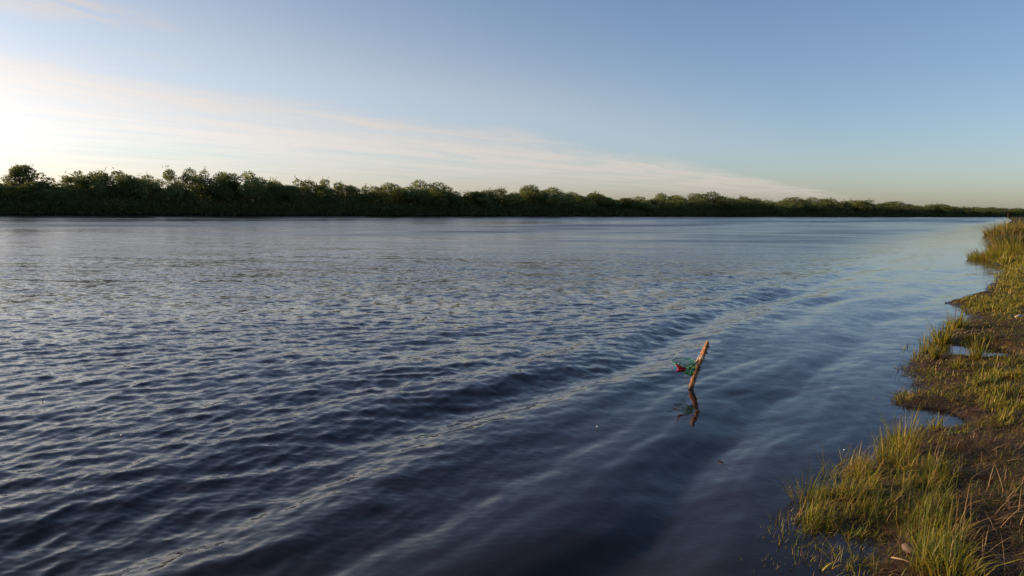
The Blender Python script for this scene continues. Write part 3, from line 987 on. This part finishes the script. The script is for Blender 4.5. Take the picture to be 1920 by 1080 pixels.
# matted dead grass washed up along the waterline
acc = []
n = 34000
px = np.concatenate([rng.uniform(1660, 1925, n // 2), rng.uniform(1640, 1925, n - n // 2)])
py = np.concatenate([rng.uniform(600, 860, n // 2), rng.uniform(800, 1085, n - n // 2)])
P = on_bank(px, py)
P = P[(P[:, 2] > -0.02)]
cl = fbm(P[:, 0] * 2.6, P[:, 1] * 2.6, 3, 27)
P = P[cl > rng.uniform(-0.6, 0.5, len(P))]
n = len(P)
r = np.linalg.norm(P[:, :2], axis=1)
P[:, 2] += rng.uniform(0.0, 0.022, n)
v, f, c = ribbons(P, rng.uniform(0.03, 0.13, n), np.maximum(0.0035, 0.00055 * r) * rng.uniform(0.6, 1.8, n), rng.uniform(0, 6.283, n), rng.uniform(1.3, 1.66, n),
                  pick(np.concatenate([BROWNS, BROWNS, STRAWS[[1, 3]]]), n, 0.3), 0.93)
tag(mesh_obj('dead_grass_litter', v, f, M_STRAW, col=c), 'matted brown dead grass washed up on the near bank', 'litter', kind='stuff')
# long bleached straws lying on the turf at lower right
P = on_bank(rng.uniform(1790, 1925, 70), rng.uniform(820, 1085, 70))
P = P[P[:, 2] > 0.02]; n = len(P)
P[:, 2] += rng.uniform(0.01, 0.05, n)
v, f, c = ribbons(P, rng.uniform(0.10, 0.28, n), np.full(n, 0.0042), rng.normal(0.4, 0.8, n), rng.uniform(1.0, 1.5, n), pick(STRAWS[[0, 2, 2]], n), 0.8)
tag(mesh_obj('bleached_straw', v, f, M_STRAW, col=c), 'long bleached straws lying on the dark turf at lower right', 'straw', kind='stuff')


def tuft(px, py, label, nb, h, spread, pal, lean=0.35, wk=1.0, name='grass_tuft', lift=None):
    base = on_bank([px], [py])[0]
    z0 = max(base[2], -0.08) if lift is None else lift
    a = rng.uniform(0, 6.283, nb); q = spread * np.sqrt(rng.uniform(0, 1, nb))
    P = np.stack([q * np.cos(a), q * np.sin(a), np.zeros(nb)], -1)
    if lift is None:
        P[:, 2] = np.maximum(ground_z(base[0] + P[:, 0], base[1] + P[:, 1]), -0.08) - z0
    r = np.linalg.norm(base[:2])
    w = np.maximum(0.0045, 0.0008 * r) * rng.uniform(0.6, 1.4, nb) * wk
    v, f, c = ribbons(P, h * np.exp(rng.normal(0, 0.3, nb)), w, a + rng.normal(0, 0.6, nb), np.abs(rng.normal(lean, 0.28, nb)), pick(pal, nb))
    o = mesh_obj(name, v, f, M_GRASS, col=c)
    o.location = (base[0], base[1], z0)
    tag(o, label, 'sedge' if 'sedge' in name else 'grass tuft', 'clumps of tall sedge on the point' if 'sedge' in name else 'grass tufts along the waterline')
    return o


tuft(1792, 616, 'rounded yellow green tuft at the water edge just left of the pale driftwood', 120, 0.24, 0.14, YEL, 0.5)
tuft(1765, 641, 'bushy yellow green tuft second below the grassy spit', 130, 0.26, 0.12, YEL, 0.5)
tuft(1737, 660, 'thin upright tuft standing in the water left of the bushy yellow tuft', 55, 0.24, 0.08, MIX, 0.25)
tuft(1754, 672, 'small tuft with dark foot on the mud edge below the bushy yellow tuft', 60, 0.20, 0.06, YEL, 0.4)
tuft(1718, 676, 'faint thin shoots out in the water, leftmost of the upper tufts', 16, 0.16, 0.07, MIX, 0.3)
tuft(1832, 676, 'yellow tuft standing between the two puddles', 90, 0.26, 0.09, YEL, 0.4)
tuft(1795, 690, 'small upright sprig below the puddles', 40, 0.16, 0.06, YEL, 0.4)
tuft(1690, 852, 'tall upright yellow tuft at the tip of the lower grassy point', 130, 0.27, 0.10, YEL, 0.3)
tuft(1660, 868, 'slimmer upright tuft left of the tall yellow tuft', 60, 0.22, 0.07, YEL, 0.3)
tuft(1752, 806, 'lone sprig standing in the shallow inlet', 34, 0.15, 0.05, YEL, 0.5)
tuft(1582, 870, 'single thin stalk rising from the open water beyond the lower grassy point', 4, 0.17, 0.015, MIX, 0.12)
tuft(1458, 990, 'two upright blades standing alone in dark water at the lower left of the grass', 7, 0.16, 0.05, GREENS, 0.18)
tuft(1512, 940, 'sparse tuft leaning over the water at the outermost left of the grassy point', 70, 0.20, 0.10, MIX, 0.6)
tuft(1475, 1022, 'half drowned green tuft in dark water near the bottom edge', 60, 0.10, 0.16, MIX, 0.7)
tuft(1448, 1072, 'small yellow leaved plant in the water at the bottom edge', 22, 0.07, 0.04, YEL, 0.6, 2.0)
tuft(1512, 1076, 'broad leaved green sprig in the water at the bottom edge', 36, 0.07, 0.07, GREENS, 0.7, 2.0)
tuft(1595, 1062, 'arching grass loop over the dark water left of the brown litter', 16, 0.18, 0.10, YEL, 0.9)
tuft(1775, 1080, 'dense bright tuft cut by the bottom edge right of the grey stone', 130, 0.24, 0.15, YEL, 0.65)
tuft(1690, 752, 'leafy yellow sprig on the tip of the brown litter', 46, 0.09, 0.10, YEL, 0.8, 1.5)
tuft(1826, 478, 'faint sprig far out in the water left of the sedge point', 14, 0.35, 0.10, DARK, 0.3)
tuft(1834, 484, 'dark floating sprig right at the tip of the sedge point', 30, 0.18, 0.12, DARK, 0.8)
tuft(1874, 484, 'wide yellow sedge clump on the water side of the point', 1500, 0.36, 1.2, YEL, 0.6, 0.6, 'sedge_clump')
tuft(1897, 474, 'dark green sedge clump in the middle of the point', 1600, 0.78, 0.9, DARK * 1.3, 0.5, 0.7, 'sedge_clump')
tuft(1912, 480, 'yellow green sedge clump of the point cut by the right edge', 1500, 0.55, 1.2, YEL, 0.55, 0.6, 'sedge_clump')
tuft(1896, 440, 'reddish yellow sedge clump farthest away, beside the pale stump', 1500, 0.75, 2.2, np.concatenate([YEL, STRAWS]), 0.5, 0.6, 'sedge_clump')
tuft(1915, 436, 'farthest yellow green sedge clump cut by the right edge', 1500, 0.85, 2.2, YEL, 0.5, 0.6, 'sedge_clump')


# ---------------------------------------------------------------- small things on the bank
def blob(name, rad, mat, seed, amp=0.2, parent=None, nu=16, nv=10):
    th = np.linspace(0, math.pi, nv); ph = np.linspace(0, 2 * math.pi, nu, endpoint=False)
    T, Ph = np.meshgrid(th, ph, indexing='ij')
    d = np.stack([np.sin(T) * np.cos(Ph), np.sin(T) * np.sin(Ph), np.cos(T)], -1).reshape(-1, 3)
    k = 1 + amp * fbm(d[:, 0] * 1.6 + seed, d[:, 1] * 1.6 + d[:, 2] * 1.3, 3, seed)
    v = d * k[:, None] * np.array(rad)[None]
    f = []
    for i in range(nv - 1):
        for j in range(nu):
            f.append([i * nu + j, (i + 1) * nu + j, (i + 1) * nu + (j + 1) % nu, i * nu + (j + 1) % nu])
    return mesh_obj(name, v, np.array(f), mat, parent, True)


def lay(o, px, py, dz, rz=0.0, rx=0.0, ry=0.0):
    b = on_bank([px], [py])[0]
    o.location = (b[0], b[1], b[2] + dz)
    o.rotation_euler = (rx, ry, rz)
    return o


st = lay(blob('stone', (0.046, 0.030, 0.027), M_STONE, 4), 1706, 1040, 0.035, -0.7, 0, 0.35)
tag(st, 'smooth pinkish grey stone on brown litter near the bottom edge', 'stone')
v, f = join([tube([(-0.06, 0, 0), (0, 0.004, 0.006), (0.06, 0, 0.0)], [0.0045, 0.004, 0.0028], 6)])
tag(lay(mesh_obj('dry_stalk', v, f, M_TWIG2), 1692, 1066, 0.045, -0.75), 'short pale dry stalk lying left of the grey stone', 'stalk')
v, f = join([tube([(-0.13, 0, 0), (-0.03, 0.02, 0.012), (0.06, 0.01, 0.02), (0.14, -0.02, 0.0)], [0.014, 0.02, 0.018, 0.007], 7)])
tag(lay(mesh_obj('driftwood', v, f, M_TWIG), 1822, 627, 0.03, 0.2), 'short curved piece of driftwood on the mud above the puddles', 'driftwood')
v, f = join([tube([(-0.11, 0, 0), (0, 0.01, 0.02), (0.12, 0, 0.0)], [0.012, 0.022, 0.010], 6)])
tag(lay(mesh_obj('bleached_chip', v, f, M_CHIP), 1912, 599, 0.04, 0.3), 'bleached wood chip on the turf at the right edge', 'wood chip')
v, f = join([tube([(0, 0, -0.3), (0.02, 0, 0.3), (0.0, 0.02, 0.62)], [0.16, 0.14, 0.11], 9)])
tag(lay(mesh_obj('stump', v, f, M_CHIP), 1884, 432, 0.05), 'pale stump beside the reddish sedge on the far end of the near bank', 'stump')

# pale dead stem in front of the far thicket
p = bank_point(1345, 0.8)
v, f = join([tube([(0, 0, -0.3), (0.1, 0, 1.2), (-0.15, 0, 2.6)], [0.13, 0.11, 0.05], 6), tube([(0.05, 0, 1.0), (0.9, 0, 1.6)], [0.08, 0.03], 5), tube([(0.0, 0, 1.6), (-0.6, 0, 2.4)], [0.06, 0.03], 5)])
ds = mesh_obj('dead_stem', v, f, M_CHIP); ds.location = (p[0], p[1], 0.5)
tag(ds, 'pale forked dead stem at the foot of the far thicket', 'dead tree')

# tiny white blobs set on the river surface
for i, (x, y, r_, lb) in enumerate([(397, 760, 0.011, 'bright white fleck in the left foreground chop'), (228, 818, 0.010, 'white fleck at lower left, nearest the left corner'),
                                    (315, 625, 0.014, 'white fleck far out on the left of the river'), (80, 748, 0.010, 'white fleck close to the left edge'),
                                    (1120, 802, 0.009, 'white fleck on the smooth swell left of the stake reflection'), (1157, 740, 0.008, 'white fleck on the water left of the stake'),
                                    (1583, 846, 0.008, 'white fleck near the thin stalk off the grassy point')]):
    g_ = ground_at(x, y)
    o = blob('white_fleck', (r_, r_ * 0.8, r_ * 0.7), M_FLECK, 30 + i, 0.3, None, 8, 6)
    o.location = (g_[0], g_[1], 0.012)
    tag(o, lb, 'foam', 'white flecks on the river')


# ---------------------------------------------------------------- the stake with the hanging hoop net
B0 = ground_at(1294, 730)
YS = B0[1]


def at(px, py, dy=0.0):
    d = ray(px, py)
    return EYE + d * ((YS + dy) / d[1])


def wire(pts, r_, sides=5):
    return tube(np.array(pts), [r_] * len(pts), sides)


stake = empty('wooden_stake', tuple(B0))
tag(stake, 'peeled reddish brown wooden stake leaning out of the water', 'stake')


def local(v, root):
    return np.asarray(v) - np.array(root.location)[None]


top = at(1325.5, 644, 0.10)
axis = top - B0
nseg, sides = 26, 18
pts, verts, faces = [], [], []
ax = axis / np.linalg.norm(axis)
sa = np.cross(ax, [0, 1, 0]); sa /= np.linalg.norm(sa); sb = np.cross(ax, sa)
for i in range(nseg):
    t = -0.55 + 1.55 * i / (nseg - 1)
    c0 = B0 + axis * t + sa * 0.0025 * math.sin(t * 5.0) + sb * 0.003 * math.sin(t * 7 + 1)
    rad = 0.0275 - 0.001 * t + 0.0015 * math.sin(t * 9 + 0.6)
    for (tk, wk) in ((0.42, 0.005), (0.80, 0.006), (0.66, 0.004)):
        rad += wk * math.exp(-((t - tk) / 0.03) ** 2)
    for k in range(sides):
        a = 2 * math.pi * k / sides
        rr_ = rad * (1 + 0.07 * math.sin(3 * a + t * 4) + 0.05 * float(vnoise(np.array([a * 2.0]), np.array([t * 14]), 5)[0]))
        e = c0 + rr_ * (math.cos(a) * sa + math.sin(a) * sb)
        if i == nseg - 1:
            e = e + ax * (0.022 * math.sin(a * 1.0 + 0.5) + 0.008 * math.sin(a * 5))   # ragged chopped top
        verts.append(e)
faces = [[i * sides + k, i * sides + (k + 1) % sides, (i + 1) * sides + (k + 1) % sides, (i + 1) * sides + k] for i in range(nseg - 1) for k in range(sides)]
mesh_obj('shaft', local(verts, stake), np.array(faces), M_STAKE, stake, True)
ring = [verts[(nseg - 1) * sides + k] for k in range(sides)]
cen = np.mean(ring, axis=0) - ax * 0.006
mesh_obj('cut_end', local([cen] + ring, stake), np.array([[0, 1 + k, 1 + (k + 1) % sides] for k in range(sides)]), M_CUT, stake)
for (t, ang, ln, r0) in ((0.80, 2.6, 0.035, 0.011), (0.42, 3.6, 0.030, 0.010), (0.93, 3.2, 0.025, 0.012)):
    c0 = B0 + axis * t
    d = math.cos(ang) * sa + math.sin(ang) * sb * 0.6
    v, f = join([tube([c0 + d * 0.014, c0 + d * (0.022 + ln * 0.5) + ax * 0.006, c0 + d * (0.022 + ln * 0.8) + ax * 0.016], [r0, r0 * 0.85, r0 * 0.5], 7)])
    mesh_obj('branch_stub', local(v, stake), f, M_STAKE_DARK, stake, True)

net = empty('hoop_net', tuple(at(1282, 678)))
tag(net, 'round teal hoop net with green bag tied to the leaning stake', 'fishing net')
HC = at(1282, 677.5)
HR = 0.128
hx = np.array([0.995, 0, 0.03]); hx /= np.linalg.norm(hx)
hy = np.array([0.0, 0.985, 0.115]); hy -= hx * (hy @ hx); hy /= np.linalg.norm(hy)
hn = np.cross(hx, hy)
TA = np.linspace(0, 2 * math.pi, 49)


def hoop_pt(a, k=1.0, sag=0.0):
    return HC + HR * k * (math.cos(a) * hx + math.sin(a) * hy) - hn * sag


v, f = join([wire([hoop_pt(a) for a in TA], 0.0042, 6)])
mesh_obj('hoop', local(v, net), f, M_TEAL, net, True)
parts = []
sp = 0.0155
for dirn in (0, 1):
    ca, sa_ = (math.cos(0.6), math.sin(0.6)) if dirn == 0 else (math.cos(-0.7), math.sin(-0.7))
    k = -HR + sp * 0.5
    while k < HR:
        half = math.sqrt(HR * HR - k * k)
        line = []
        for t in np.linspace(-half, half, 9):
            x = t * ca - k * sa_; y = t * sa_ + k * ca
            sg = 0.018 * (1 - (x * x + y * y) / (HR * HR))
            line.append(HC + x * hx + y * hy - hn * sg)
        parts.append(wire(line, 0.0011, 4))
        k += sp
v, f = join(parts)
mesh_obj('netting', local(v, net), f, M_TEAL, net)['kind'] = 'stuff'
# gathered green bag below the hoop, pulled towards the stake
parts = []
gath = at(1298, 704, -0.02)
side_pt = at(1304, 690, -0.03)
nb, nl = 30, 12
grid = np.zeros((nb, nl, 3))
for i in range(nb):
    a = -math.pi * 1.02 + math.pi * 1.25 * i / (nb - 1)
    p0 = hoop_pt(a + 0.2, 0.96)
    endp = gath * (1 - i / (nb - 1)) + side_pt * (i / (nb - 1)) if i > nb * 0.45 else gath
    for j in range(nl):
        t = j / (nl - 1)
        p = p0 * (1 - t) + endp * t
        p = p + np.array([0, 0, -0.030 * math.sin(math.pi * t)])
        amp = 0.012 * math.sin(math.pi * t)
        p = p + amp * np.array([math.sin(i * 1.3 + j), math.cos(i * 1.9 + j * 0.7), math.sin(i * 2.3)])
        grid[i, j] = p
for i in range(nb):
    parts.append(wire(grid[i], 0.0019, 4))
for j in range(2, nl):
    parts.append(wire(grid[:, j], 0.0017, 4))
v, f = join(parts)
mesh_obj('net_bag', local(v, net), f, M_GREEN, net)['kind'] = 'stuff'
# the bunched lower end
b = blob('net_knot', (0.030, 0.024, 0.020), M_GREEN, 8, 0.45, net, 18, 12)
b.location = tuple(local([at(1291, 690.5, -0.03)], net)[0])
b = blob('net_knot', (0.020, 0.016, 0.028), M_GREEN, 12, 0.5, net, 18, 12)
b.location = tuple(local([at(1297, 700, -0.03)], net)[0])
for q in ([(1287, 690), (1294, 693), (1299, 702)], [(1303, 676.5), (1300, 685), (1299, 690)], [(1271, 681), (1283, 688), (1296, 700)]):
    v, f = join([wire([at(x, y, -0.06) for x, y in q], 0.0032, 5)])
    mesh_obj('cord', local(v, net), f, M_TWINE, net, True)


def flap(pxs, name):
    """crumpled sheet with thickness between two photo-measured edges"""
    A, Bp = pxs
    n_ = 9; m_ = 5
    g0 = np.zeros((n_, m_, 3))
    for i in range(n_):
        t = i / (n_ - 1)
        ia = t * (len(A) - 1); k = min(int(ia), len(A) - 2); w_ = ia - k
        a = np.array(A[k]) * (1 - w_) + np.array(A[k + 1]) * w_
        ib = t * (len(Bp) - 1); k = min(int(ib), len(Bp) - 2); w_ = ib - k
        b_ = np.array(Bp[k]) * (1 - w_) + np.array(Bp[k + 1]) * w_
        for j in range(m_):
            q = a * (1 - j / (m_ - 1)) + b_ * (j / (m_ - 1))
            g0[i, j] = at(q[0], q[1], -0.17 + 0.025 * math.sin(j * 1.7 + i * 0.5) + 0.03 * (j / (m_ - 1)) * (1 - t))
    back = g0 + np.array([0.002, 0.012, 0.002])
    vv = np.concatenate([g0.reshape(-1, 3), back.reshape(-1, 3)])
    q1 = grid_faces(n_, m_); q2 = q1[:, ::-1] + n_ * m_
    rim = [i * m_ for i in range(n_)] + [(n_ - 1) * m_ + j for j in range(1, m_)] + [i * m_ + m_ - 1 for i in range(n_ - 2, -1, -1)] + [j for j in range(m_ - 2, 0, -1)]
    e = np.array([[rim[k], rim[(k + 1) % len(rim)], rim[(k + 1) % len(rim)] + n_ * m_, rim[k] + n_ * m_] for k in range(len(rim))])
    o = mesh_obj(name, local(vv, net), np.concatenate([q1, q2, e]), M_RED, net, True)
    return o


fl = flap(([(1266.5, 682), (1273, 684), (1281, 688.5), (1287, 690)], [(1268, 686), (1272, 690), (1279, 694), (1286, 694)]), 'red_flap')
fl['label'] = 'red upper tail of the sheet bunched under the hoop'
fl = flap(([(1271.5, 690), (1276, 691.5), (1281, 692.5), (1286, 692)], [(1268.5, 697), (1275, 697.5), (1281, 696.5), (1286, 695)]), 'red_flap')
fl['label'] = 'red lower tail of the sheet bunched under the hoop'
v, f = join([wire([at(1284, 684.5, -0.07), at(1291, 683, -0.08), at(1300, 682.5, -0.06)], 0.0045, 6)])
mesh_obj('red_cord', local(v, net), f, M_RED, net, True)
v, f = join([wire([at(1297, 687, -0.06), at(1302, 683, -0.06), at(1307, 677, -0.05)], 0.0075, 6)])
mesh_obj('rubber_strap', local(v, net), f, M_BLACK, net, True)

tw = empty('twine_lashing', tuple(at(1308, 674)))
tag(tw, 'pale twine wound round the stake where the net hangs', 'twine')
tc0 = B0 + axis * 0.655
coil = []
for k in range(70):
    a = 2 * math.pi * k / 16
    coil.append(tc0 + ax * (0.0035 * k / 16 * 2.2) + 0.0335 * (math.cos(a) * sa + math.sin(a) * sb))
v, f = join([wire(coil, 0.0032, 5)])
mesh_obj('coil', local(v, tw), f, M_TWINE, tw, True)
v, f = join([wire([at(1305, 679, -0.05), at(1307.5, 674, -0.05), at(1311, 667, -0.04), at(1313, 664, -0.02)], 0.0065, 6)])
mesh_obj('knot_end', local(v, tw), f, M_TWINE, tw, True)
v, f = join([wire([at(1318, 673, 0.05), at(1321, 671, 0.04), at(1322, 669, 0.04)], 0.004, 5)])
mesh_obj('loose_end', local(v, tw), f, M_TWINE, tw, True)
v, f = join([wire([at(1285, 700, -0.03), at(1287, 712, -0.03), at(1290.5, 724, -0.04), at(1291, 734, -0.04)], 0.0028, 5)])
tgw = mesh_obj('twig', v, f, M_TWIG)
tag(tgw, 'thin brown twig in the water leaning against the left foot of the stake', 'twig')
